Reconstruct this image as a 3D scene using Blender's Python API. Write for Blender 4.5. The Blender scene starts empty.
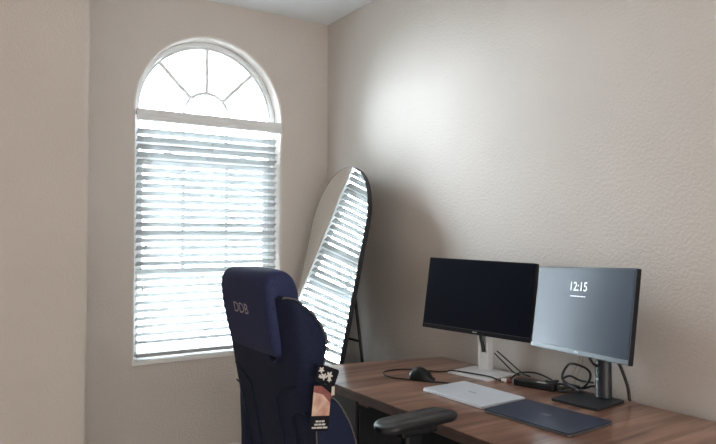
import bpy, bmesh, math, random
from mathutils import Vector, Matrix
random.seed(7)
R = math.radians
scene = bpy.context.scene
COL = scene.collection

# ------------------------------------------------------------------ camera
YAW, PITCH, ROLL = 0.5729, 0.0238, 0.0008
fw = Vector((math.sin(YAW)*math.cos(PITCH), math.cos(YAW)*math.cos(PITCH), math.sin(PITCH)))
rt = Vector((math.cos(YAW), -math.sin(YAW), 0))
up = rt.cross(fw)
r2 = rt*math.cos(ROLL) + up*math.sin(ROLL)
u2 = up*math.cos(ROLL) - rt*math.sin(ROLL)
cam_d = bpy.data.cameras.new('camera'); cam = bpy.data.objects.new('camera', cam_d); COL.objects.link(cam)
m = Matrix((r2, u2, -fw)).transposed().to_4x4(); m.translation = Vector((-2.0989, -3.6274, 1.3331))
cam.matrix_world = m
cam_d.sensor_width = 36; cam_d.lens = 36*633.92/716; cam_d.clip_start = .05
scene.camera = cam

# ------------------------------------------------------------------ light, exposure
scene.view_settings.view_transform = 'Standard'; scene.view_settings.look = 'None'
scene.view_settings.gamma = 1; scene.view_settings.use_curve_mapping = False
scene.view_settings.exposure = 1.42
world = bpy.data.worlds.new('sky'); scene.world = world; world.use_nodes = True
bg = world.node_tree.nodes['Background']
SKY_BASE, SKY_GLOW = 6.5, 24.0          # bright hazy sky, with a brighter lobe added at the left to light the right wall
bg.inputs['Color'].default_value = (.79, .895, 1.0, 1)
wn, wl_ = world.node_tree.nodes, world.node_tree.links
wt = wn.new('ShaderNodeTexCoord'); dp = wn.new('ShaderNodeVectorMath'); dp.operation = 'DOT_PRODUCT'
dp.inputs[1].default_value = Vector((-.85, .45, .25)).normalized()
mr = wn.new('ShaderNodeMapRange'); mr.interpolation_type = 'SMOOTHSTEP'
for i_, v_ in ((1, .28), (2, .85), (3, SKY_BASE), (4, SKY_BASE+SKY_GLOW)): mr.inputs[i_].default_value = v_
wl_.new(wt.outputs['Generated'], dp.inputs[0]); wl_.new(dp.outputs['Value'], mr.inputs[0]); wl_.new(mr.outputs[0], bg.inputs['Strength'])

def area_light(name, loc, target, sx, sy, power, color, portal=False):
    d = bpy.data.lights.new(name, 'AREA'); d.shape = 'RECTANGLE'; d.size = sx; d.size_y = sy
    d.energy = power; d.color = color
    o = bpy.data.objects.new(name, d); COL.objects.link(o); o.location = loc
    o.rotation_euler = (Vector(target)-Vector(loc)).to_track_quat('-Z', 'Y').to_euler()
    if portal: d.cycles.is_portal = True
    return o
area_light('window_portal', (-.785, .16, 1.58), (-.785, -1, 1.58), .92, 1.92, 1, (1, 1, 1), True)
# unseen fill lamps added left of and behind the camera
area_light('side_fill', (-4.2, -4.9, 1.45), (0, -1.2, 1.8), 3.0, 2.2, 6, (1.0, .93, .85))
area_light('rear_fill', (-1.6, -6.9, 1.45), (-1.2, -1.5, 2.74), 3.0, 2.2, 43, (1.0, .96, .92))

# ------------------------------------------------------------------ helpers
def mat(name, color, rough=.6, metal=0.0, spec=.5, emit=None, estr=0.0, coat=0.0):
    m = bpy.data.materials.new(name); m.use_nodes = True
    b = m.node_tree.nodes['Principled BSDF']
    b.inputs['Base Color'].default_value = (*color, 1); b.inputs['Roughness'].default_value = rough
    b.inputs['Metallic'].default_value = metal; b.inputs['Specular IOR Level'].default_value = spec
    b.inputs['Coat Weight'].default_value = coat
    if emit:
        b.inputs['Emission Color'].default_value = (*emit, 1); b.inputs['Emission Strength'].default_value = estr
    return m
def nodes(m): return m.node_tree.nodes, m.node_tree.links, m.node_tree.nodes['Principled BSDF']
def noisy(m, scale, amount, bump=0.0, bscale=None, stretch=(1, 1, 1), dist=.002, detail=3):
    """procedural tint variation and relief in object space"""
    n, l, b = nodes(m)
    tc = n.new('ShaderNodeTexCoord'); mp = n.new('ShaderNodeMapping'); mp.inputs['Scale'].default_value = stretch
    l.new(tc.outputs['Object'], mp.inputs['Vector'])
    nz = n.new('ShaderNodeTexNoise'); nz.inputs['Scale'].default_value = scale; nz.inputs['Detail'].default_value = detail
    l.new(mp.outputs[0], nz.inputs['Vector'])
    base = b.inputs['Base Color'].default_value[:]
    rp = n.new('ShaderNodeValToRGB')
    rp.color_ramp.elements[0].position = .3; rp.color_ramp.elements[1].position = .7
    rp.color_ramp.elements[0].color = tuple(max(0, c*(1-amount)) for c in base[:3])+(1,)
    rp.color_ramp.elements[1].color = tuple(min(1, c*(1+amount)) for c in base[:3])+(1,)
    l.new(nz.outputs['Fac'], rp.inputs['Fac']); l.new(rp.outputs['Color'], b.inputs['Base Color'])
    if bump:
        n2 = n.new('ShaderNodeTexNoise'); n2.inputs['Scale'].default_value = bscale or scale; n2.inputs['Detail'].default_value = 2
        l.new(tc.outputs['Object'], n2.inputs['Vector'])
        bp = n.new('ShaderNodeBump'); bp.inputs['Strength'].default_value = bump; bp.inputs['Distance'].default_value = dist
        l.new(n2.outputs['Fac'], bp.inputs['Height']); l.new(bp.outputs[0], b.inputs['Normal'])
    return m

M = {}
M['wall'] = noisy(mat('wall_paint', (.635, .575, .525), .7, spec=.2), 3, .02, .55, 85, dist=.006)
M['ceiling'] = noisy(mat('ceiling_paint', (.86, .88, .90), .7), 3, .02, .3, 60, dist=.004)
M['floor'] = noisy(mat('beige_carpet', (.58, .51, .43), .95), 60, .12, .4, 300)
M['trim'] = noisy(mat('white_trim', (.80, .79, .77), .4), 6, .02)
M['vinyl'] = noisy(mat('white_vinyl', (.80, .80, .80), .35), 6, .02)
M['slat'] = noisy(mat('shaded_grey_slat', (.42, .43, .427), .45), 6, .02)  # white slats given a grey base colour for their backlit shade
M['cord'] = noisy(mat('cord_grey', (.42, .42, .42), .7), 30, .05)
M['navy'] = noisy(mat('navy_fabric', (.011, .016, .042), .75, spec=.2), 220, .25, .25, 500, dist=.001)
M['navy2'] = noisy(mat('navy_fabric_soft', (.022, .030, .088), .70, spec=.25), 220, .25, .25, 500, dist=.001)
M['piping'] = noisy(mat('grey_piping', (.11, .10, .105), .6), 90, .1)
M['logo'] = noisy(mat('logo_thread', (.42, .36, .42), .6), 200, .1)
M['plastic'] = noisy(mat('black_plastic', (.008, .009, .011), .38, spec=.35), 40, .1)
M['pad'] = noisy(mat('armrest_pad', (.012, .014, .018), .34), 40, .1)
M['black_metal'] = noisy(mat('black_metal', (.010, .010, .012), .45), 40, .1)
M['silver'] = noisy(mat('silver_plastic', (.78, .78, .78), .35, metal=.1), 20, .02)
M['alu'] = noisy(mat('silver_aluminium', (.78, .81, .86), .36, metal=.25), 20, .02)
M['dark_alu'] = noisy(mat('dark_aluminium', (.045, .058, .098), .36, metal=.2), 20, .05)
M['dark_edge'] = noisy(mat('grey_edge', (.16, .16, .17), .35, metal=.5), 20, .05)
M['grey_plastic'] = noisy(mat('dark_grey_plastic', (.018, .021, .026), .42), 30, .05)
M['bezel'] = noisy(mat('black_bezel', (.005, .006, .009), .4, spec=.3), 30, .05)
M['screen_off'] = noisy(mat('screen_off', (.0025, .005, .013), .32, spec=.15), 3, .02)
M['screen_on'] = noisy(mat('screen_on', (.012, .017, .024), .23, spec=.20, emit=(.30, .42, .60), estr=.03), 3, .02)
M['glow'] = mat('screen_text', (.8, .85, .9), .5, emit=(.85, .93, 1.0), estr=.36)
M['chin'] = noisy(mat('grey_chin', (.10, .11, .12), .35, metal=.3), 30, .03)
M['cable'] = noisy(mat('black_cable', (.010, .010, .011), .42), 60, .1)
M['cream_cable'] = noisy(mat('cream_cable', (.45, .40, .30), .5), 60, .05)
M['white_plug'] = noisy(mat('white_plug', (.75, .70, .66), .4), 60, .03)
M['red_plug'] = noisy(mat('dull_red', (.20, .045, .035), .5), 60, .05)
M['pedestal'] = noisy(mat('charcoal_panel', (.022, .023, .028), .5), 12, .1)
M['light_mark'] = noisy(mat('light_mark', (.30, .32, .35), .35, metal=.3), 60, .03)
M['grey_mark'] = noisy(mat('grey_mark', (.38, .40, .42), .4, metal=.3), 60, .03)
M['card_black'] = noisy(mat('card_black', (.006, .006, .010), .5, spec=.12), 60, .1)
M['card_white'] = noisy(mat('card_white', (.55, .53, .50), .5), 60, .05)
M['card_cream'] = noisy(mat('card_cream', (.62, .56, .46), .5), 60, .05)
M['rose_print'] = noisy(mat('rose_print', (.22, .06, .05), .5), 60, .3)
M['stain'] = noisy(mat('dark_spot', (.03, .025, .02), .8), 60, .1)
M['pavement'] = noisy(mat('pale_pavement', (.36, .355, .34), .9), 2, .15)
M['leaf'] = noisy(mat('leaf', (.12, .20, .07), .7), 8, .3)

# mirror glass
mg = mat('mirror_silver', (.86, .88, .87), .008, metal=1.0); M['mirror'] = noisy(mg, 2, .004)
# window glass: clear with a faint surface reflection
g = bpy.data.materials.new('clear_glass'); g.use_nodes = True
n, l = g.node_tree.nodes, g.node_tree.links
n.remove(n['Principled BSDF'])
tr = n.new('ShaderNodeBsdfTransparent'); tr.inputs[0].default_value = (.96, .98, .975, 1)
gl = n.new('ShaderNodeBsdfGlossy'); gl.inputs['Roughness'].default_value = .02
fr = n.new('ShaderNodeFresnel'); fr.inputs['IOR'].default_value = 1.45
mx = n.new('ShaderNodeMixShader')
l.new(fr.outputs[0], mx.inputs[0]); l.new(tr.outputs[0], mx.inputs[1]); l.new(gl.outputs[0], mx.inputs[2])
l.new(mx.outputs[0], n['Material Output'].inputs['Surface'])
M['glass'] = g

# walnut laminate, grain across the desk (x)
wd = mat('walnut_laminate', (.2, .1, .07), .30, spec=.6, coat=.35)
n, l, b = nodes(wd)
tc = n.new('ShaderNodeTexCoord'); mp = n.new('ShaderNodeMapping'); mp.inputs['Scale'].default_value = (1.1, 14, 14)
l.new(tc.outputs['Object'], mp.inputs['Vector'])
nz = n.new('ShaderNodeTexNoise'); nz.inputs['Scale'].default_value = 1.6; nz.inputs['Detail'].default_value = 6; nz.inputs['Roughness'].default_value = .62
nz.inputs['Distortion'].default_value = .4
l.new(mp.outputs[0], nz.inputs['Vector'])
rp = n.new('ShaderNodeValToRGB'); cr = rp.color_ramp
cr.elements[0].position = .30; cr.elements[0].color = (.105, .045, .029, 1)
cr.elements[1].position = .72; cr.elements[1].color = (.46, .265, .185, 1)
e = cr.elements.new(.5); e.color = (.27, .135, .088, 1)
l.new(nz.outputs['Fac'], rp.inputs['Fac']); l.new(rp.outputs['Color'], b.inputs['Base Color'])
M['wood'] = wd
M['wood_edge'] = noisy(mat('walnut_edge', (.085, .050, .040), .5), 5, .3, stretch=(1, 3, 14))

# hang tag print: warm photograph blurred into peach and rose
tg = mat('tag_print', (.5, .35, .28), .4); n, l, b = nodes(tg)
tc = n.new('ShaderNodeTexCoord'); nz = n.new('ShaderNodeTexNoise'); nz.inputs['Scale'].default_value = 26
l.new(tc.outputs['Object'], nz.inputs['Vector'])
rp = n.new('ShaderNodeValToRGB'); cr = rp.color_ramp
cr.elements[0].position = .35; cr.elements[0].color = (.42, .20, .15, 1)
cr.elements[1].position = .62; cr.elements[1].color = (.62, .46, .36, 1)
l.new(nz.outputs['Fac'], rp.inputs['Fac']); l.new(rp.outputs['Color'], b.inputs['Base Color'])
M['tag_print'] = tg

def obj(name, bm, material, parent=None, smooth=False, bevel=0, sub=0, offset=None):
    if offset is not None: bmesh.ops.translate(bm, verts=bm.verts, vec=-Vector(offset))
    bmesh.ops.recalc_face_normals(bm, faces=bm.faces)
    me = bpy.data.meshes.new(name); bm.to_mesh(me); bm.free()
    o = bpy.data.objects.new(name, me); COL.objects.link(o); me.materials.append(M[material])
    if smooth:
        for p in me.polygons: p.use_smooth = True
    if bevel:
        md = o.modifiers.new('bevel', 'BEVEL'); md.width = bevel; md.segments = 3; md.limit_method = 'ANGLE'; md.angle_limit = R(40)
        for p in me.polygons: p.use_smooth = True
        w = o.modifiers.new('wn', 'WEIGHTED_NORMAL'); w.keep_sharp = True
    if sub:
        md = o.modifiers.new('sub', 'SUBSURF'); md.levels = sub; md.render_levels = sub
    if parent is not None: o.parent = parent
    return o
def tag(o, label, cat, group=None):
    o['label'] = label; o['category'] = cat
    if group: o['group'] = group
    return o
def thing(name, label, cat, loc=(0, 0, 0), rot=(0, 0, 0), group=None):
    o = bpy.data.objects.new(name, None); COL.objects.link(o); o.location = loc; o.rotation_euler = rot
    o.empty_display_size = .05
    return tag(o, label, cat, group)
def struct(name, bm, material, parent=None, **k):
    o = obj(name, bm, material, parent, **k)
    if parent is None: o['kind'] = 'structure'
    return o
def add_box(bm, x0, x1, y0, y1, z0, z1):
    v = [bm.verts.new((x, y, z)) for x in (x0, x1) for y in (y0, y1) for z in (z0, z1)]
    for f in ((0, 1, 3, 2), (4, 6, 7, 5), (0, 4, 5, 1), (2, 3, 7, 6), (0, 2, 6, 4), (1, 5, 7, 3)):
        bm.faces.new([v[i] for i in f])
    return v
def box(*a):
    bm = bmesh.new(); add_box(bm, *a); return bm
def rot_verts(bm, verts, mat4): bmesh.ops.transform(bm, matrix=mat4, verts=verts)
def add_prism(bm, pts, a, b, f):
    """pts: 2D outline, f(u, v, t) -> 3D, from t=a to t=b"""
    A = [bm.verts.new(f(u, v, a)) for u, v in pts]; B = [bm.verts.new(f(u, v, b)) for u, v in pts]
    bm.faces.new(A); bm.faces.new(B[::-1])
    k = len(pts)
    for i in range(k): bm.faces.new((A[i], A[(i+1) % k], B[(i+1) % k], B[i]))
def add_loft(bm, rings, cap=True):
    V = [[bm.verts.new(p) for p in r] for r in rings]
    k = len(V[0])
    for a, b in zip(V, V[1:]):
        for i in range(k): bm.faces.new((a[i], a[(i+1) % k], b[(i+1) % k], b[i]))
    if cap: bm.faces.new(V[0][::-1]); bm.faces.new(V[-1])
def spline(pts, n=8):
    P = [Vector(p) for p in pts]; out = []
    for i in range(len(P)-1):
        p0 = P[max(i-1, 0)]; p1 = P[i]; p2 = P[i+1]; p3 = P[min(i+2, len(P)-1)]
        for k in range(n):
            t = k/n
            out.append(.5*((2*p1)+(p2-p0)*t+(2*p0-5*p1+4*p2-p3)*t*t+(3*p1-p0-3*p2+p3)*t**3))
    out.append(P[-1]); return out
def add_tube(bm, pts, r, sides=8, smooth_n=0):
    P = spline(pts, smooth_n) if smooth_n else [Vector(p) for p in pts]
    rings = []; t = (P[1]-P[0]).normalized()
    a = Vector((0, 0, 1)) if abs(t.z) < .9 else Vector((1, 0, 0))
    nrm = (a - t*a.dot(t)).normalized()
    for i, p in enumerate(P):
        t = (P[min(i+1, len(P)-1)]-P[max(i-1, 0)]).normalized()
        nrm = (nrm - t*nrm.dot(t)).normalized(); bn = t.cross(nrm)
        rings.append([p+(nrm*math.cos(q)+bn*math.sin(q))*r for q in (2*math.pi*k/sides for k in range(sides))])
    add_loft(bm, rings)
def tube(pts, r, sides=8, smooth_n=0):
    bm = bmesh.new(); add_tube(bm, pts, r, sides, smooth_n); return bm
def add_cyl(bm, c, r0, r1, h, seg=24):
    c = Vector(c)
    add_loft(bm, [[c+Vector((r*math.cos(2*math.pi*k/seg), r*math.sin(2*math.pi*k/seg), z)) for k in range(seg)] for r, z in ((r0, 0), (r1, h))])
def cyl(*a, **k):
    bm = bmesh.new(); add_cyl(bm, *a, **k); return bm
def rrect(w, h, r, n=6):
    out = []
    for cx, cy, a0 in ((w/2-r, h/2-r, 0), (-w/2+r, h/2-r, 90), (-w/2+r, -h/2+r, 180), (w/2-r, -h/2+r, 270)):
        for k in range(n+1):
            a = R(a0+90*k/n); out.append((cx+r*math.cos(a), cy+r*math.sin(a)))
    return out
def text_bm(s, size, f, depth=.0005, shear=0.0):
    """lettering as a mesh; f maps (x, y, t) to 3D"""
    cu = bpy.data.curves.new('lettering', 'FONT'); cu.body = s; cu.size = size; cu.align_x = 'CENTER'; cu.align_y = 'CENTER'; cu.resolution_u = 3; cu.shear = shear
    o = bpy.data.objects.new('lettering', cu); COL.objects.link(o)
    dg = bpy.context.evaluated_depsgraph_get(); me = bpy.data.meshes.new_from_object(o.evaluated_get(dg))
    bpy.data.objects.remove(o); bpy.data.curves.remove(cu)
    bm = bmesh.new(); bm.from_mesh(me); bpy.data.meshes.remove(me)
    for v in bm.verts: v.co = Vector(f(v.co.x, v.co.y, 0))
    return bm

# ------------------------------------------------------------------ room shell
H = 2.74
WL, WR, ZS, ZA, AR = -1.2315, -.3404, .643, 2.069, .44555     # opening: sides, sill, arch centre, arch radius
WC = (WL+WR)/2
JY, JX = -.6, -1.577                                          # projecting wall at the left
struct('floor', box(-4.3, .12, -7.0, .14, -.1, 0), 'floor')
struct('ceiling', box(-4.3, .12, -7.0, .14, H, H+.1), 'ceiling')
struct('wall_right', box(0, .12, -7.0, .14, 0, H), 'wall')
struct('wall_rear', box(-4.3, .12, -7.1, -7.0, 0, H), 'wall')

bm = bmesh.new()                                               # projecting wall with a rounded corner
pts = [(-4.3, JY), (-4.3, .14), (JX, .14)]
rc = .02
pts += [(JX-rc+rc*math.cos(R(-a)), JY+rc+rc*math.sin(R(-a))) for a in range(0, 91, 15)]
add_prism(bm, pts, 0, H, lambda u, v, t: (u, v, t))
o = struct('wall_left', bm, 'wall', smooth=False)
for p in o.data.polygons: p.use_smooth = False
struct('wall_far_left', box(-4.4, -4.3, -7.0, JY, 0, H), 'wall')

def back_wall():
    bm = bmesh.new(); T = .14
    # boundary of the opening, counter-clockwise from bottom left
    def loop(off, y):
        x0, x1, z0, r = WL-off, WR+off, ZS-off, AR+off
        L = [(x0, z0+(ZA-z0)*k/6) for k in range(0, 6)]
        L += [(WC-r*math.cos(math.pi*k/48), ZA+r*math.sin(math.pi*k/48)) for k in range(49)]
        L += [(x1, ZA-(ZA-z0)*k/6) for k in range(1, 7)]
        L += [(x1-(x1-x0)*k/6, z0) for k in range(1, 6)]
        return [(x, y, z) for x, z in L]
    rr = .016
    loops = [loop(rr*(1-math.sin(R(a))), rr*(1-math.cos(R(a)))) for a in (0, 22, 45, 68, 90)] + [loop(0, T)]
    V = [[bm.verts.new(p) for p in L] for L in loops]
    k = len(V[0])
    for a, b in zip(V, V[1:]):
        for i in range(k):
            f = bm.faces.new((a[i], a[(i+1) % k], b[(i+1) % k], b[i])); f.smooth = True
    # flat face from the outer loop to the wall rectangle
    for ring, y in ((V[0], 0), (V[-1], T)):
        X0, X1 = JX, .0
        outer = []
        for v in ring:
            d = Vector((v.co.x-WC, 0, v.co.z-1.45))
            sx = (X1-WC)/d.x if d.x > 1e-9 else ((X0-WC)/d.x if d.x < -1e-9 else 1e9)
            sz = (H-1.45)/d.z if d.z > 1e-9 else ((0-1.45)/d.z if d.z < -1e-9 else 1e9)
            s = min(sx, sz); outer.append(bm.verts.new((WC+d.x*s, y, 1.45+d.z*s)))
        for i in range(k):
            j = (i+1) % k
            a, b = outer[i].co, outer[j].co
            cx = None
            if not (abs(a.x-b.x) < 1e-6 or abs(a.z-b.z) < 1e-6):
                cx = bm.verts.new((X1 if (a.x+b.x)/2 > WC else X0, y, H if (a.z+b.z)/2 > 1.45 else 0))
            fs = [ring[i], outer[i]] + ([cx] if cx else []) + [outer[j], ring[j]]
            bm.faces.new(fs)
    return bm
struct('wall_back', back_wall(), 'wall')
struct('baseboard_back', box(JX, 0, -.014, 0, 0, .10), 'trim', bevel=.004)
struct('baseboard_right', box(-.014, 0, -7.0, -.014, 0, .10), 'trim', bevel=.004)
struct('baseboard_left', box(-4.3, JX+.014, JY-.014, JY, 0, .10), 'trim', bevel=.004)
struct('trim_1', box(WL-.012, WR+.012, -.014, .10, ZS-.022, ZS+.004), 'trim', bevel=.005)   # window stool

# ------------------------------------------------------------------ window
win = bpy.data.objects.new('window_1', None); COL.objects.link(win); win.location = (WC, .10, ZS); win['kind'] = 'structure'
WO = (WC, .10, ZS)
def arch_band(bm, ro, ri, y0, y1, z0=None):
    """half ring plus straight legs down to z0"""
    N = 40; pts_o = [(WC-ro*math.cos(math.pi*k/N), ZA+ro*math.sin(math.pi*k/N)) for k in range(N+1)]
    pts_i = [(WC-ri*math.cos(math.pi*k/N), ZA+ri*math.sin(math.pi*k/N)) for k in range(N+1)]
    if z0 is not None:
        pts_o = [(WC-ro, z0)]+pts_o+[(WC+ro, z0)]; pts_i = [(WC-ri, z0)]+pts_i+[(WC+ri, z0)]
    A = [[bm.verts.new((x, y, z)) for x, z in L] for L, y in ((pts_o, y0), (pts_i, y0), (pts_i, y1), (pts_o, y1))]
    for a, b in zip(A, A[1:]+A[:1]):
        for i in range(len(a)-1): bm.faces.new((a[i], a[i+1], b[i+1], b[i]))
    for i in (0, -1): bm.faces.new([a[i] for a in A])
bm = bmesh.new(); arch_band(bm, AR-.001, AR-.026, .092, .138, ZS+.004); arch_band(bm, AR-.027, AR-.042, .100, .136, ZS+.03)
add_box(bm, WL+.026, WR-.026, .095, .135, ZS+.004, ZS+.03)
obj('window_frame', bm, 'vinyl', win, bevel=.003, offset=WO)
bm = bmesh.new(); arch_band(bm, .150, .129, .108, .124)                      # sunburst hub and spokes
for a in (45, 90, 135):
    d = Vector((math.cos(R(a)), 0, math.sin(R(a)))); q = Vector((-d.z, 0, d.x))*.0115
    c = Vector((WC, 0, ZA))
    P4 = [c+d*.142+q, c+d*(AR-.04)+q, c+d*(AR-.04)-q, c+d*.142-q]
    add_prism(bm, [(p.x, p.z) for p in P4], .110, .122, lambda u, v, t: (u, t, v))
obj('sunburst_grille', bm, 'vinyl', win, offset=WO)
bm = bmesh.new(); add_box(bm, WL+.026, WR-.026, .098, .132, 1.855, 1.885)
obj('transom_rail', bm, 'vinyl', win, bevel=.003, offset=WO)
bm = bmesh.new()                                                             # sash with its stiles, rails
sx0, sx1 = WL+.028, WR-.028
for a in ((sx0, sx1, 1.775, 1.812), (sx0, sx1, 1.112, 1.150), (sx0, sx0+.035, 1.15, 1.775), (sx1-.05, sx1, 1.15, 1.775), (sx0+.035, sx1-.05, 1.33, 1.372)):
    add_box(bm, a[0], a[1], .098, .128, a[2], a[3])
sash = obj('sash', bm, 'vinyl', win, bevel=.003, offset=WO)
for x in (-1.021, -.554):
    bm = bmesh.new(); add_loft(bm, [[(x+.035*math.cos(2*math.pi*k/16)*s, .112+.014*math.sin(2*math.pi*k/16)*s, z) for k in range(16)] for s, z in ((1, 1.8125), (1, 1.822), (.6, 1.834))])
    obj('latch', bm, 'vinyl', sash, smooth=True, offset=WO)
bm = bmesh.new()
for x in (-.929, -.658):
    add_box(bm, x-.011, x+.011, .108, .120, 1.150, 1.33); add_box(bm, x-.011, x+.011, .108, .120, 1.372, 1.775); add_box(bm, x-.011, x+.011, .108, .120, 1.885, ZA)
obj('muntins', bm, 'vinyl', win, offset=WO)
bm = bmesh.new()
pts = [(WL+.02, ZS+.02), (WR-.02, ZS+.02)] + [(WC+(AR-.02)*math.cos(math.pi*k/32), ZA+(AR-.02)*math.sin(math.pi*k/32)) for k in range(33)]
add_prism(bm, pts, .1140, .1165, lambda u, v, t: (u, t, v))
obj('pane', bm, 'glass', win, offset=WO)

# ------------------------------------------------------------------ blind
BL = (WC, .03, 1.986)
bl = thing('window_blind', 'white wide-slat blind with open slats hanging in the arched window', 'blind', BL)
bm = bmesh.new(); add_box(bm, WL+.006, WR-.006, -.004, .055, 2.020, 2.052); obj('head_rail', bm, 'vinyl', bl, bevel=.003, offset=BL)
prof = [(-.006, 1.986), (-.014, 1.990), (-.016, 2.000), (-.012, 2.012), (-.010, 2.020), (-.012, 2.026), (-.012, 2.048), (-.006, 2.053), (.0, 2.053), (.0, 1.986)]
bm = bmesh.new(); add_prism(bm, prof, WL+.003, WR-.003, lambda u, v, t: (t, u, v)); obj('valance', bm, 'vinyl', bl, offset=BL)
bm = bmesh.new(); tilt = R(-29); cy = .034; sx0, sx1 = WL+.014, WR-.022
zs = [1.932-.0441*k for k in range(28)]
for z in zs:
    P = [(-.025, -.0014), (0, .0006), (.025, -.0014), (.025, .0012), (0, .0032), (-.025, .0012)]
    P = [(u*math.cos(tilt)-v*math.sin(tilt), u*math.sin(tilt)+v*math.cos(tilt)) for u, v in P]
    add_prism(bm, P, sx0, sx1, lambda u, v, t, z=z: (t, cy+u, z+v))
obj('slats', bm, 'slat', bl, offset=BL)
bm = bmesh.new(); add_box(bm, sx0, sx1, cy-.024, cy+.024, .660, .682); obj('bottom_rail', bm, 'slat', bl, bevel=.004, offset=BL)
for x in (-1.16, -.785, -.42):
    bm = bmesh.new()
    for y in (cy-.026, cy+.026): add_tube(bm, [(x, y, 2.02), (x, y, .682)], .0010, 5)
    obj('ladder_cord', bm, 'cord', bl, offset=BL)
for x, z in ((-1.171, 1.29), (-1.186, 1.045), (-.385, 1.05)):
    bm = bmesh.new(); add_tube(bm, [(x, .002, 2.0), (x, .002, z+.016)], .0009, 5)
    c = obj('lift_cord', bm, 'cord', bl, offset=BL)
    bm = bmesh.new(); add_cyl(bm, (x, .002, z-.018), .0065, .0035, .034, 12); obj('tassel', bm, 'cord', c, smooth=True, offset=BL)

# ------------------------------------------------------------------ leaning mirror
mb = Vector((-.524, -.463, 0)); a, b_ = -1.661, .211; MW, MH = .716, 1.781
nv = Vector((math.sin(a)*math.cos(b_), -math.cos(a)*math.cos(b_), math.sin(b_)))
rv = Vector((math.cos(a), math.sin(a), 0)); uv = nv.cross(rv)
if uv.z < 0: uv = -uv
mm = Matrix((rv, -nv, uv)).transposed()
mir = thing('floor_mirror', 'tall round-topped floor mirror with thin black frame leaning in the corner', 'mirror', mb, mm.to_euler())
def arch_pts(w, h, z0, n=40):
    r = w/2
    return [(r, z0)] + [(r*math.cos(math.pi*k/n), z0+h-r+r*math.sin(math.pi*k/n)) for k in range(n+1)] + [(-r, z0)]
fr_ = .0022
bm = bmesh.new()
po, pi_ = arch_pts(MW, MH, 0), arch_pts(MW-2*fr_, MH-2*fr_, fr_)
A = [[bm.verts.new((x, y, z)) for x, z in L] for L, y in ((po, 0), (pi_, 0), (pi_, .028), (po, .028))]
for q, w_ in zip(A, A[1:]+A[:1]):
    for i in range(len(q)):
        j = (i+1) % len(q); bm.faces.new((q[i], q[j], w_[j], w_[i]))
obj('frame', bm, 'black_metal', mir)
bm = bmesh.new(); add_prism(bm, pi_, .0004, .006, lambda u, v, t: (u, t, v)); obj('mirror_glass', bm, 'mirror', mir)
bm = bmesh.new(); add_prism(bm, pi_, .0095, .024, lambda u, v, t: (u, t, v)); obj('back_panel', bm, 'black_metal', mir)
inv = mm.inverted()
def ml(p): return inv @ (Vector(p)-mb)
for y, xt in ((-.72, -.262), (-.25, -.222)):
    obj('stand_leg', tube([ml((xt, y, 1.15)), ml((-.106, y, .008))], .0085, 10), 'black_metal', mir, smooth=True)
obj('crossbar', tube([ml((-.210, -.72, .765)), ml((-.200, -.25, .765))], .0065, 10), 'black_metal', mir, smooth=True)

# ------------------------------------------------------------------ desk
DK = (-.41, -1.9, 0)
desk = thing('desk', 'walnut-topped office desk along the right wall with two monitors on it', 'desk', DK)
bm = bmesh.new()
top = [(-.035, -1.205), (-.205, -1.163), (-.349, -1.125), (-.50, -1.095), (-.64, -1.078), (-.778, -1.066), (-.778, -3.05), (-.012, -3.05)]
add_prism(bm, top, .7375, .74, lambda u, v, t: (u, v, t)); obj('desk_top', bm, 'wood', desk, offset=DK)
bm = bmesh.new(); add_prism(bm, top, .7035, .7373, lambda u, v, t: (u, v, t)); obj('top_edge', bm, 'wood_edge', desk, offset=DK, bevel=.0015)
ped = obj('pedestal', box(-.745, -.10, -1.54, -1.215, .0, .703), 'pedestal', desk, offset=DK, bevel=.003)
for z0, z1 in ((.03, .33), (.34, .52), (.53, .695)):
    o = obj('drawer_front', box(-.757, -.7455, -1.53, -1.225, z0, z1), 'pedestal', ped, offset=DK, bevel=.002)
obj('side_panel', box(-.74, -.06, -3.02, -2.99, 0, .703), 'pedestal', desk, offset=DK, bevel=.002)
obj('back_panel', box(-.09, -.07, -2.99, -1.54, .25, .703), 'pedestal', desk, offset=DK, bevel=.002)
obj('bracket', box(-.765, -.69, -1.63, -1.565, .688, .703), 'wood_edge', desk, offset=DK, bevel=.003)

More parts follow.
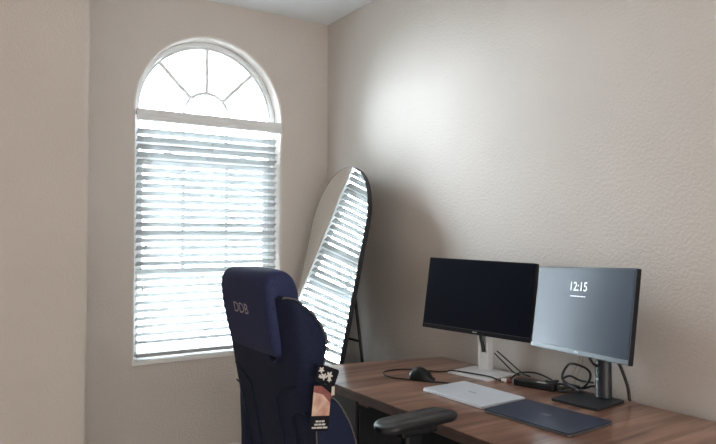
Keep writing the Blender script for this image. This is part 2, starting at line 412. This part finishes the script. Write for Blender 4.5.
# ------------------------------------------------------------------ monitors
def monitor(name, label, C, a, b, roll, stand, base_rot, base_c, lit):
    w, h = (.531, .315) if lit else (.547, .324)
    n2 = Vector((math.sin(a), -math.cos(a), 0))
    root_p = Vector((C[0], C[1], .7402)) - n2*(.105 if lit else .070)
    root = thing(name, label, 'monitor', root_p, (0, 0, a))
    Rz = Matrix.Rotation(-a, 3, 'Z')
    hd = Matrix.Rotation(-b, 3, 'X') @ Matrix.Rotation(-roll, 3, 'Y')       # local: x right, -y front, z up
    cl = Rz @ (Vector(C)-root_p)
    def P(x, y, z): return cl + hd @ Vector((x, y, z))
    def put(nm, bm, mt, parent=root, **k):
        for v in bm.verts: v.co = P(*v.co)
        return obj(nm, bm, mt, parent, **k)
    hs = bmesh.new(); add_loft(hs, [[(x*s, y, z*s2+dz) for x, z in rrect(w, h, .005, 3)] for s, s2, dz, y in ((1, 1, 0, 0), (1, 1, 0, .018), (.95, .93, 0, .026), (.55, .62, .0, .046), (.5, .56, 0, .048))])
    put('housing', hs, 'bezel')
    ch = .020
    sc = put('screen', box(-w/2+.006, w/2-.006, -.0012, 0, -h/2+ch, h/2-.006), 'screen_on' if lit else 'screen_off')
    put('chin', box(-w/2+.001, w/2-.001, -.0022, 0, -h/2+.003, -h/2+ch-.003), 'chin' if lit else 'bezel')
    if not lit:
        put('chin_line', box(-w/2+.006, w/2-.006, -.0026, -.0012, -h/2+ch-.0022, -h/2+ch-.0008), 'chin')
    mk = box(-.001, .021, -.0028, -.0022, -h/2+.0075, -h/2+.0125); put('maker_mark', mk, 'grey_mark')
    if lit:
        put('clock_text', text_bm('12:15', .047, lambda x, y, t: (x*.98-.014, -.0020, y+.085)), 'glow', sc)
        dt = bmesh.new(); x = -.054
        for wd_ in (.012, .007, .009, .011, .008, .010, .007):
            add_box(dt, x, x+wd_, -.0020, -.0014, .0495, .0525); x += wd_+.003
        put('date_line', dt, 'glow', sc)
    # stand, in the root frame; the base may be turned against the head
    br = Matrix.Rotation(base_rot-a, 3, 'Z'); bc = Rz @ (Vector((base_c[0], base_c[1], .7402))-root_p)
    top_z = cl.z
    if stand == 'silver':
        bm = bmesh.new()
        add_prism(bm, rrect(.225, .19, .008), 0, .009, lambda u, v, t: (u, v, t))
        for v in bm.verts: v.co = bc + br @ v.co
        base = obj('stand_base', bm, 'silver', root, bevel=.002)
        bm = bmesh.new()       # column, with the cable slot open at the front
        for x0, x1, y0, y1 in ((-.026, -.013, -.018, .022), (.013, .026, -.018, .022), (-.013, .013, .008, .022)):
            add_box(bm, x0, x1, y0, y1, .009, top_z+.03)
        add_box(bm, -.013, .013, -.016, .008, .009, .085)
        obj('stand_column', bm, 'silver', root, bevel=.001)
    else:
        bm = bmesh.new()
        add_prism(bm, rrect(.185, .18, .006), 0, .010, lambda u, v, t: (u, v, t))
        for v in bm.verts: v.co = bc + br @ v.co
        base = obj('stand_base', bm, 'grey_plastic', root, bevel=.002)
        bm = bmesh.new(); add_loft(bm, [[(r*math.cos(2*math.pi*k/28), r*.9*math.sin(2*math.pi*k/28), z) for k in range(28)] for r, z in ((.034, .010), (.031, .016), (.0305, .130), (.029, .142), (.024, .150))])
        obj('stand_column', bm, 'grey_plastic', root, smooth=True)
        bm = bmesh.new(); add_box(bm, .004, .026, -.014, .02, .14, top_z+.03); add_box(bm, -.026, -.012, -.014, .02, .14, top_z+.03)
        obj('stand_riser', bm, 'grey_plastic', root, bevel=.002)
        bm = bmesh.new(); add_box(bm, -.012, .008, -.031, -.0285, .075, .082); obj('column_mark', bm, 'grey_mark', root)
    bm = bmesh.new(); add_box(bm, -.045, .045, -.045, .024, top_z-.045, top_z+.045)
    obj('mount', bm, 'grey_plastic' if lit else 'silver', root, bevel=.004)
    return root
MONL = monitor('computer_monitor', 'black switched-off monitor on a silver stand, the one nearer the window', (-.160, -1.576, 1.072), -1.329, .157, -.025, 'silver', R(-83), (-.155, -1.60), False)
MONR = monitor('computer_monitor', 'monitor on a dark stand showing a clock on its greyish screen', (-.186, -2.132, 1.0685), -1.817, .158, .036, 'dark', R(-84), (-.158, -2.145), True)

# ------------------------------------------------------------------ laptops
def laptop(label, c, rz, w, d, body, lid, edge, mark):
    root = thing('laptop', label, 'laptop', (c[0], c[1], .7402), (0, 0, rz))
    bm = bmesh.new(); add_prism(bm, rrect(d, w, .010), .0012, .0062, lambda u, v, t: (u, v, t)); obj('base_shell', bm, edge, root, bevel=.0015)
    bm = bmesh.new(); add_prism(bm, rrect(d-.002, w-.002, .010), .0070, .0118, lambda u, v, t: (u, v, t)); obj('lid', bm, lid, root, bevel=.0018)
    bm = bmesh.new(); add_tube(bm, [(d/2-.004, -w*.36, .0064), (d/2-.004, w*.36, .0064)], .0028, 8); obj('hinge', bm, body, root, smooth=True)
    for x in (-d*.4, d*.4):
        obj('rubber_foot', box(x-.006, x+.006, -w*.4, w*.4, 0, .0013), 'plastic', root)
    mark(root)
    return root
def mark_word(root):
    bm = bmesh.new()
    for k in range(4): add_box(bm, -.004, .004, -.020+.0105*k, -.012+.0105*k, .0119, .0121)
    obj('lid_mark', bm, 'grey_mark', root)
def mark_ring(root):
    bm = bmesh.new(); N = 32
    A = [[bm.verts.new((r*math.cos(2*math.pi*k/N), r*math.sin(2*math.pi*k/N), .0121)) for k in range(N)] for r in (.0175, .0155)]
    for i in range(N): bm.faces.new((A[0][i], A[0][(i+1) % N], A[1][(i+1) % N], A[1][i]))
    for k in range(4): add_box(bm, -.005, .005, -.0115+.006*k, -.0075+.006*k, .0119, .0121)
    obj('lid_mark', bm, 'grey_mark', root)
laptop('closed silver laptop lying on the desk in front of the silver stand', (-.443, -1.853), R(1), .322, .222, 'alu', 'alu', 'alu', mark_word)
laptop('closed dark blue-black laptop lying nearest the camera on the desk', (-.447, -2.203), R(3), .345, .226, 'plastic', 'dark_alu', 'dark_edge', mark_ring)

# ------------------------------------------------------------------ mouse
mo = thing('computer_mouse', 'black computer mouse beside the looped cable on the desk', 'mouse', (-.440, -1.548, .7402), (0, 0, R(-62)))
bm = bmesh.new(); rings = []
for t in [k/14 for k in range(15)]:
    x = -.056+.112*t
    wd_ = .033*math.sin(math.pi*min(1, .12+t*.88))**.45 if 0 < t < 1 else .008
    hh = .052*(math.sin(math.pi*(.08+.92*t)**.86))**.8 if t < .99 else .008
    hh = max(hh, .012)
    rings.append([(x, wd_*math.cos(q), .002+(hh*math.sin(q)**.8 if math.sin(q) > 0 else 0)) for q in [math.pi*k/14 for k in range(15)]])
add_loft(bm, rings); obj('body', bm, 'plastic', mo, smooth=True)
bm = bmesh.new(); add_tube(bm, [(.030, -.003, .0335), (.030, .003, .0335)], .008, 14); obj('scroll_wheel', bm, 'grey_plastic', mo, smooth=True)
bm = bmesh.new(); add_prism(bm, rrect(.10, .056, .024), 0, .003, lambda u, v, t: (u, v, t)); obj('foot_plate', bm, 'red_plug', mo)

# ------------------------------------------------------------------ cables and bits on the desk
CZ = .7435
def cable(name, label, pts, r, mt='cable', cat='cable', n=8):
    o = obj(name, tube(pts, r, 8, n), mt, smooth=True); return tag(o, label, cat)
cable('looped_cable', 'black cable looping left around the mouse and running on to the silver stand',
      [(-.383, -1.684, CZ), (-.405, -1.645, CZ), (-.440, -1.600, .7432), (-.495, -1.515, CZ), (-.525, -1.458, CZ), (-.532, -1.404, CZ+.002), (-.493, -1.352, CZ+.002), (-.425, -1.335, CZ),
       (-.365, -1.362, CZ), (-.325, -1.41, CZ), (-.288, -1.465, CZ), (-.268, -1.500, .748), (-.255, -1.525, .7545), (-.225, -1.590, .7530), (-.205, -1.66, .7530), (-.200, -1.705, .7530), (-.195, -1.735, .747), (-.190, -1.765, CZ)], .0032)
a = MONL.location
cable('monitor_cable', 'black cable dropping through the slot of the silver stand', [(a.x-.020, a.y-.015, .955), (a.x-.017, a.y+.012, .90), (a.x-.012, a.y+.003, .85), (a.x-.009, a.y, .826)], .0075)
cable('power_cable', 'upper thin black lead trailing from behind the silver stand to the wall', [(-.074, -1.612, .835), (-.058, -1.66, .80), (-.036, -1.72, .755), (-.022, -1.755, .7432)], .003)
cable('power_cable', 'lower thin black lead trailing from behind the silver stand down to the desk', [(-.082, -1.605, .825), (-.07, -1.64, .795), (-.055, -1.685, .757), (-.045, -1.715, .7432)], .003)
# power strip and bundle
ps = thing('power_adapter', 'long black power adapter lying between the two monitor stands', 'adapter', (-.150, -1.895, .7402), (0, 0, R(-77)))
bm = bmesh.new(); add_prism(bm, rrect(.175, .042, .008), 0, .026, lambda u, v, t: (u, v, t)); obj('adapter_body', bm, 'plastic', ps, bevel=.004)
bm = bmesh.new(); add_box(bm, .012, .05, -.016, .004, .0262, .0272); obj('adapter_sticker', bm, 'card_white', ps)
pg = thing('plug', 'small pale plug with a red collar at the end of the black adapter', 'plug', (-.182, -1.772, .7402), (0, 0, R(-65)))
bm = bmesh.new(); add_tube(bm, [(-.020, 0, .008), (.004, 0, .009)], .0075, 10); obj('plug_body', bm, 'white_plug', pg, smooth=True)
bm = bmesh.new(); add_tube(bm, [(.004, 0, .009), (.020, 0, .010)], .0085, 10); obj('plug_collar', bm, 'red_plug', pg, smooth=True)
cable('flat_cable', 'dark brown lead arching over the desk behind the black adapter', [(-.165, -1.775, .752), (-.11, -1.775, .772), (-.075, -1.83, .778), (-.07, -1.90, .766), (-.09, -1.96, .752), (-.10, -1.985, CZ)], .0035)
def loop3(c, ry, rz, x, n=14, a0=0, a1=360, wob=.01):
    return [(x+wob*math.sin(R(3*(a0+(a1-a0)*k/n))), c[0]+ry*math.cos(R(a0+(a1-a0)*k/n)), c[1]+rz*math.sin(R(a0+(a1-a0)*k/n))) for k in range(n+1)]
cable('coiled_cable', 'black cable bent into a tall oval loop beside the dark stand', [(-.12, -2.085, .76)]+loop3((-2.020, .800), .062, .046, -.062, 14, -40, 300)+[(-.07, -2.04, .762), (-.09, -1.97, .748)], .0046)
cable('coiled_cable', 'black cable twisted low across the loop beside the dark stand', [(-.05, -2.09, .785), (-.05, -2.03, .782), (-.055, -1.985, .792), (-.06, -1.955, .772), (-.065, -1.99, .752), (-.06, -2.05, .758), (-.055, -2.085, .772), (-.05, -2.12, .775)], .0042)
cable('coiled_cable', 'black cable lying in a flat tangle on the desk before the loop', [(-.13, -1.99, .745), (-.10, -1.945, .752), (-.08, -1.965, .760), (-.085, -2.02, .756), (-.115, -2.045, .756), (-.14, -2.02, .750), (-.12, -1.97, .748), (-.09, -1.99, .748)], .0042)
cable('coiled_cable', 'short black cable bunched on the end of the black adapter', [(-.10, -1.90, .748), (-.085, -1.935, .766), (-.10, -1.965, .774), (-.125, -1.965, .772), (-.145, -1.94, .774)], .0044)
a = MONR.location
cable('monitor_cable', 'black cable drooping from the clock monitor into its dark stand', [(a.x-.045, a.y+.045, .925), (a.x-.046, a.y+.025, .895), (a.x-.04, a.y+.010, .872), (a.x-.034, a.y-.004, .868)], .0045)
cable('monitor_cable', 'thick black cable arching down behind the dark stand to the desk', [(a.x+.030, a.y-.02, .90), (a.x+.036, a.y-.045, .865), (a.x+.034, a.y-.075, .80), (a.x+.034, a.y-.082, .757), (a.x+.034, a.y-.083, .7535)], .0062)
cable('thin_cord', 'thin cream cord hanging down the wall between the monitors', [(-.012, -1.995, .93), (-.010, -1.985, .90), (-.012, -2.0, .87), (-.010, -1.985, .83), (-.012, -1.965, .79), (-.014, -1.975, .765), (-.03, -1.97, .745)], .0018, 'cream_cable')
cable('thin_cord', 'second thin cream cord beside the first on the wall between the monitors', [(-.012, -2.02, .925), (-.010, -2.005, .90), (-.012, -2.012, .86), (-.010, -2.0, .82), (-.013, -1.985, .785), (-.025, -1.985, .745)], .0016, 'cream_cable')

# ------------------------------------------------------------------ office chair
CO = Vector((-1.02, -1.89, 0)); YC = -1.89
chair = thing('gaming_chair', 'dark navy gaming chair with letters on its headrest, pulled up to the desk', 'chair', CO)
def xr(z): return -1.342+(1.062-z)*.185
rows = [(.520, .17, .050), (.535, .205, .065), (.57, .228, .082), (.65, .243, .088), (.75, .250, .086), (.85, .252, .080), (.92, .252, .080), (.98, .253, .080), (1.037, .256, .105), (1.077, .259, .101), (1.11, .260, .086), (1.135, .257, .070), (1.155, .250, .050), (1.166, .240, .042), (1.173, .22, .028)]
bm = bmesh.new(); rings = []
for z, hw, dp in rows:
    x = xr(z); xf = x+dp; xc = x+dp*.62
    half = [(x, 0), (x, .35*hw), (x+.001, .62*hw), (x+.004, .82*hw), (x+.012, .94*hw), (x+.026*min(1, dp/.06), hw), ((x+xf)/2+.004, hw+.002), (xf-.014, hw+.001), (xf-.004, hw-.006), (xf, hw-.018), (xf-.006, hw-.034), (xc+.008, hw-.065), (xc, hw-.105), (xc, .3*hw), (xc, 0)]
    ring = [(px, YC+py, z) for px, py in half] + [(px, YC-py, z) for px, py in half[-2:0:-1]]
    rings.append(ring)
add_loft(bm, rings); back = obj('backrest', bm, 'navy', chair, smooth=True, sub=2, offset=CO)
for s in (-1, 1):
    pts = []
    for z, hw, dp in reversed(rows[6:14]): pts.append((xr(z)+dp-.004, YC+s*(hw-.003), z))
    first = [(xr(1.168)-.004, YC+s*.236, 1.172), (xr(1.17)+.012, YC+s*.238, 1.173)]
    obj('piping', tube(spline(first+pts, 5), .0022, 6), 'piping', back, smooth=True, offset=CO)
    pts2 = [(p[0]+.004, p[1]-s*.016, p[2]) for p in pts]
    obj('piping', tube(spline([(xr(1.168)+.010, YC+s*.215, 1.1735)]+pts2, 5), .0018, 6), 'piping', back, smooth=True, offset=CO)
# seam panel on the rear of the backrest
for s in (-1, 1):
    P = [(.58, .090), (.66, .088), (.76, .086), (.855, .085), (.880, .090), (.893, .105), (.905, .13), (.918, .17), (.930, .21)]
    obj('rear_seam', tube(spline([(xr(z)-.0015+(.0 if y < .2 else .006), YC+s*y, z) for z, y in P], 5), .0026, 6), 'navy', back, smooth=True, offset=CO)
    P = [(.58, .178), (.66, .176), (.76, .174), (.828, .174), (.845, .178), (.852, .190), (.857, .21), (.866, .24)]
    obj('rear_seam', tube(spline([(xr(z)-.0015+(.0 if y < .2 else .010), YC+s*y, z) for z, y in P], 5), .0026, 6), 'navy', back, smooth=True, offset=CO)
# hip bolsters
def hip(s):
    sil = [(-1.262, .62), (-1.268, .74), (-1.272, .82), (-1.270, .845), (-1.268, .86), (-1.266, .872), (-1.258, .894), (-1.235, .906), (-1.222, .903), (-1.204, .886), (-1.184, .855), (-1.165, .820), (-1.147, .765), (-1.130, .70), (-1.118, .62), (-1.16, .56), (-1.28, .56)]
    sil = [(x-.0155, z+.004) for x, z in sil]
    yo, yi = (.285 if s < 0 else .244), .19
    rings = []
    cx = sum(p[0] for p in sil)/len(sil); cz = sum(p[1] for p in sil)/len(sil)
    for y, k in ((yi, .96), (yi+.02, 1), (yo-.016, 1), (yo-.004, .985), (yo, .95), (yo+.001, .6)):
        rings.append([(cx+(x-cx)*k, YC+s*y, cz+(z-cz)*k) for x, z in sil])
    bm = bmesh.new(); add_loft(bm, rings); o = obj('hip_bolster', bm, 'navy', chair, smooth=True, sub=1, offset=CO)
    obj('piping', tube(spline([(x, YC+s*(yo-.004), z) for x, z in sil[(1 if s < 0 else 7):15]], 4), .0019, 6), 'piping', o, smooth=True, offset=CO)
hip(-1); hip(1)
# headrest
bm = bmesh.new(); rings = []
for z, hw, x0, x1, e in ((.998, .130, .006, .050, 0), (1.002, .158, -.012, .06, 0), (1.012, .168, -.020, .07, 0), (1.06, .174, -.024, .080, 0), (1.13, .178, -.024, .088, 0), (1.18, .179, -.022, .090, 0), (1.215, .177, -.014, .086, 0), (1.235, .168, .002, .072, 0), (1.2455, .145, .020, .052, 0)):
    xa, xb = xr(z)+x0, xr(z)+x1
    c = min(.022, (xb-xa)*.4)
    q = [(xa, 0), (xa, hw*.5), (xa+.001, hw*.85), (xa+.004, hw-.012), (xa+.014, hw-.002), ((xa+xb)/2, hw), (xb-c, hw-.003), (xb-.005, hw-.014), (xb, hw-.05), (xb, 0)]
    rings.append([(u, YC+v, z) for u, v in q]+[(u, YC-v, z) for u, v in q[-2:0:-1]])
add_loft(bm, rings); hr = obj('headrest', bm, 'navy2', chair, smooth=True, sub=2, offset=CO)
def on_head(x, y, t):     # lettering plane on the rear face of the headrest, seen from behind
    z = 1.125+y; return (xr(z)-.0262, YC+.008-x, z)
obj('headrest_lettering', text_bm('DDB', .043, lambda x, y, t: on_head(x*1.22, y, t)), 'logo', hr, offset=CO)
obj('headrest_tab', tube(spline([(xr(1.0)-.006, YC-.085, 1.006), (xr(.985)-.004, YC-.105, .986), (xr(.98)-.003, YC-.13, .990), (xr(1.0)-.004, YC-.15, 1.012)], 5), .006, 8), 'navy', hr, smooth=True, offset=CO)
# seat
bm = bmesh.new(); rings = []
for z, k in ((.405, .92), (.415, .98), (.45, 1), (.485, 1), (.500, .97), (.505, .90)):
    rings.append([(-1.00+u*k, YC+v*k, z) for u, v in rrect(.50, .52, .09, 6)])
add_loft(bm, rings); obj('seat', bm, 'navy', chair, smooth=True, offset=CO)
bm = bmesh.new(); add_box(bm, -1.14, -.86, YC-.12, YC+.12, .36, .405); obj('seat_plate', bm, 'black_metal', chair, bevel=.006, offset=CO)
for s in (-1, 1):
    bm = bmesh.new(); add_prism(bm, [(-1.20, .40), (-1.27, .52), (-1.25, .60), (-1.20, .60), (-1.215, .52), (-1.14, .43)], YC+s*.205-.006, YC+s*.205+.006, lambda u, v, t: (u, t, v))
    obj('recline_bracket', bm, 'black_metal', chair, offset=CO)
bm = bmesh.new(); add_cyl(bm, (-1.02, YC, .10), .03, .03, .13); add_cyl(bm, (-1.02, YC, .23), .018, .018, .13); obj('gas_lift', bm, 'black_metal', chair, smooth=False, offset=CO)
bm = bmesh.new()
add_cyl(bm, (-1.02, YC, .075), .045, .04, .05)
legs = []
for k in range(5):
    an = R(36+72*k); d = Vector((math.cos(an), math.sin(an), 0)); q = Vector((-d.y, d.x, 0)); c = Vector((-1.02, YC, 0))
    A = [[c+d*r+q*w_*sx+Vector((0, 0, z)) for sx, z in ((-1, z0), (1, z0), (1, z1), (-1, z1))] for r, w_, z0, z1 in ((.035, .028, .078, .122), (.31, .018, .065, .085))]
    add_loft(bm, A); legs.append(c+d*.29)
obj('star_base', bm, 'plastic', chair, offset=CO)
for p in legs:
    bm = bmesh.new()
    for s in (-1, 1): add_tube(bm, [p+Vector((0, s*.006, .03)), p+Vector((0, s*.022, .03))], .0295, 16)
    add_cyl(bm, (p.x, p.y, .03), .006, .006, .04, 8)
    obj('caster', bm, 'plastic', chair, offset=CO)
# armrests: the right one raised high, the far one set lower
def armrest(s, ztop, xc, yc, yaw, lab):
    bm = bmesh.new(); rings = []
    for zz, k in ((-.030, .74), (-.025, .88), (-.016, .98), (-.008, 1), (-.002, .93), (.001, .80), (.002, .5)):
        rings.append([(u*(1-(1-k)*.45), v*k, zz-.010*(u/.15)**2*(1 if u > 0 else 1.3)) for u, v in rrect(.288, .100, .046, 8)])
    add_loft(bm, rings); mt = Matrix.Translation((xc, yc, ztop)) @ Matrix.Rotation(yaw, 4, 'Z'); bmesh.ops.transform(bm, matrix=mt, verts=bm.verts)
    arm = obj('armrest', bm, 'pad', chair, smooth=True, sub=1, offset=CO)
    bm = bmesh.new(); add_box(bm, xc-.075, xc+.055, yc-.030, yc+.030, ztop-.054, ztop-.034); obj('pad_plate', bm, 'plastic', arm, bevel=.006, offset=CO)
    bm = bmesh.new(); add_prism(bm, rrect(.062, .034, .012), .55, ztop-.05, lambda u, v, t: (xc-.02+u, yc+v, t)); obj('arm_post', bm, 'plastic', arm, bevel=.002, offset=CO)
    bm = bmesh.new(); add_prism(bm, rrect(.080, .048, .014), .375, .63, lambda u, v, t: (xc-.02+u, yc+v, t)); add_box(bm, xc-.05, xc+.01, min(yc, YC+s*.1), max(yc, YC+s*.1), .368, .392); obj('arm_sleeve', bm, 'plastic', arm, bevel=.003, offset=CO)
armrest(-1, .822, -.952, -2.165, R(3), '')
armrest(1, .690, -.985, -1.585, 0, '')

# hang tags on the chair
HT = (-1.30, -2.185, .95)
ht = thing('hang_tag', 'long swing tag with a peach picture and white lines hanging on the chair side', 'tag', HT)
def tp(u, v, t): # tag plane
    return (-1.2835+u*.985+v*.10, -2.186-t+u*-.10, .891+v-u*.10)
bm = bmesh.new(); add_prism(bm, rrect(.052, .118, .003, 2), 0, .0015, tp); obj('card', bm, 'card_black', ht, offset=HT)
bm = bmesh.new(); add_prism(bm, [(-.025, -.020), (.025, -.020), (.025, .036), (-.004, .056), (-.025, .056)], .0016, .0019, tp); obj('picture', bm, 'tag_print', ht, offset=HT)
bm = bmesh.new(); add_prism(bm, [(-.025, .040), (.002, .034), (.025, .012), (.025, .036), (-.004, .056), (-.025, .056)], .0020, .0022, tp); obj('picture_band', bm, 'rose_print', ht, offset=HT)
bm = bmesh.new()
for v, ws in ((-.034, (.008, .006, .008)), (-.042, (.010, .008, .010)), (-.050, (.012, .016, .013))):
    x = -sum(ws)/2-.001
    for w_ in ws:
        add_prism(bm, [(x, v-.0022), (x+w_, v-.0022), (x+w_, v+.0022), (x, v+.0022)], .0016, .0019, tp); x += w_+.0015
obj('print_lines', bm, 'card_white', ht, offset=HT)
obj('tag_cord', tube(spline([tp(-.006, .058, .001), (-1.287, -2.18, .965), (-1.282, -2.155, .985), (-1.270, -2.14, 1.0)], 5), .0010, 5), 'card_black', ht, offset=HT)
HT2 = (-1.262, -2.195, .975)
h2 = thing('hang_tag', 'small black swing tag patterned with pale flowers above the peach picture tag', 'tag', HT2)
def tq(u, v, t):
    c, s = math.cos(R(-22)), math.sin(R(-22))
    return (-1.270+(u*c-v*s), -2.194-t-.1*u, .975+(u*s+v*c))
bm = bmesh.new(); add_prism(bm, rrect(.060, .044, .006, 3), 0, .0015, tq); obj('card', bm, 'card_black', h2, offset=HT2)
bm = bmesh.new()
for cx, cv, r0 in ((-.020, .008, .0075), (-.008, -.006, .0085), (.006, .002, .009), (-.018, -.008, .005), (.010, -.009, .006)):
    pts = [(cx+r0*(1+.35*math.cos(5*q))*math.cos(q)*.85, cv+r0*(1+.35*math.cos(5*q))*math.sin(q)*.85) for q in [2*math.pi*k/30 for k in range(30)]]
    add_prism(bm, pts, .0016, .0019+.0002*cx*100, tq)
obj('flower_print', bm, 'card_white', h2, offset=HT2)
o = obj('paper_slip', box(-1.258, -1.240, -2.183, -2.182, .917, .940), 'card_cream'); tag(o, 'small cream paper slip tucked behind the swing tags on the chair', 'paper')

# ------------------------------------------------------------------ small mark on the projecting wall
bm = bmesh.new(); add_tube(bm, [(-1.947, JY+.001, 1.477), (-1.947, JY-.004, 1.477)], .004, 10)
tag(obj('nail', bm, 'stain'), 'tiny dark nail in the beige wall at the far left', 'nail')

# ------------------------------------------------------------------ outside
bm = box(-30, 30, .5, 60, -.5, -.4); o = struct('ground_outside', bm, 'pavement')
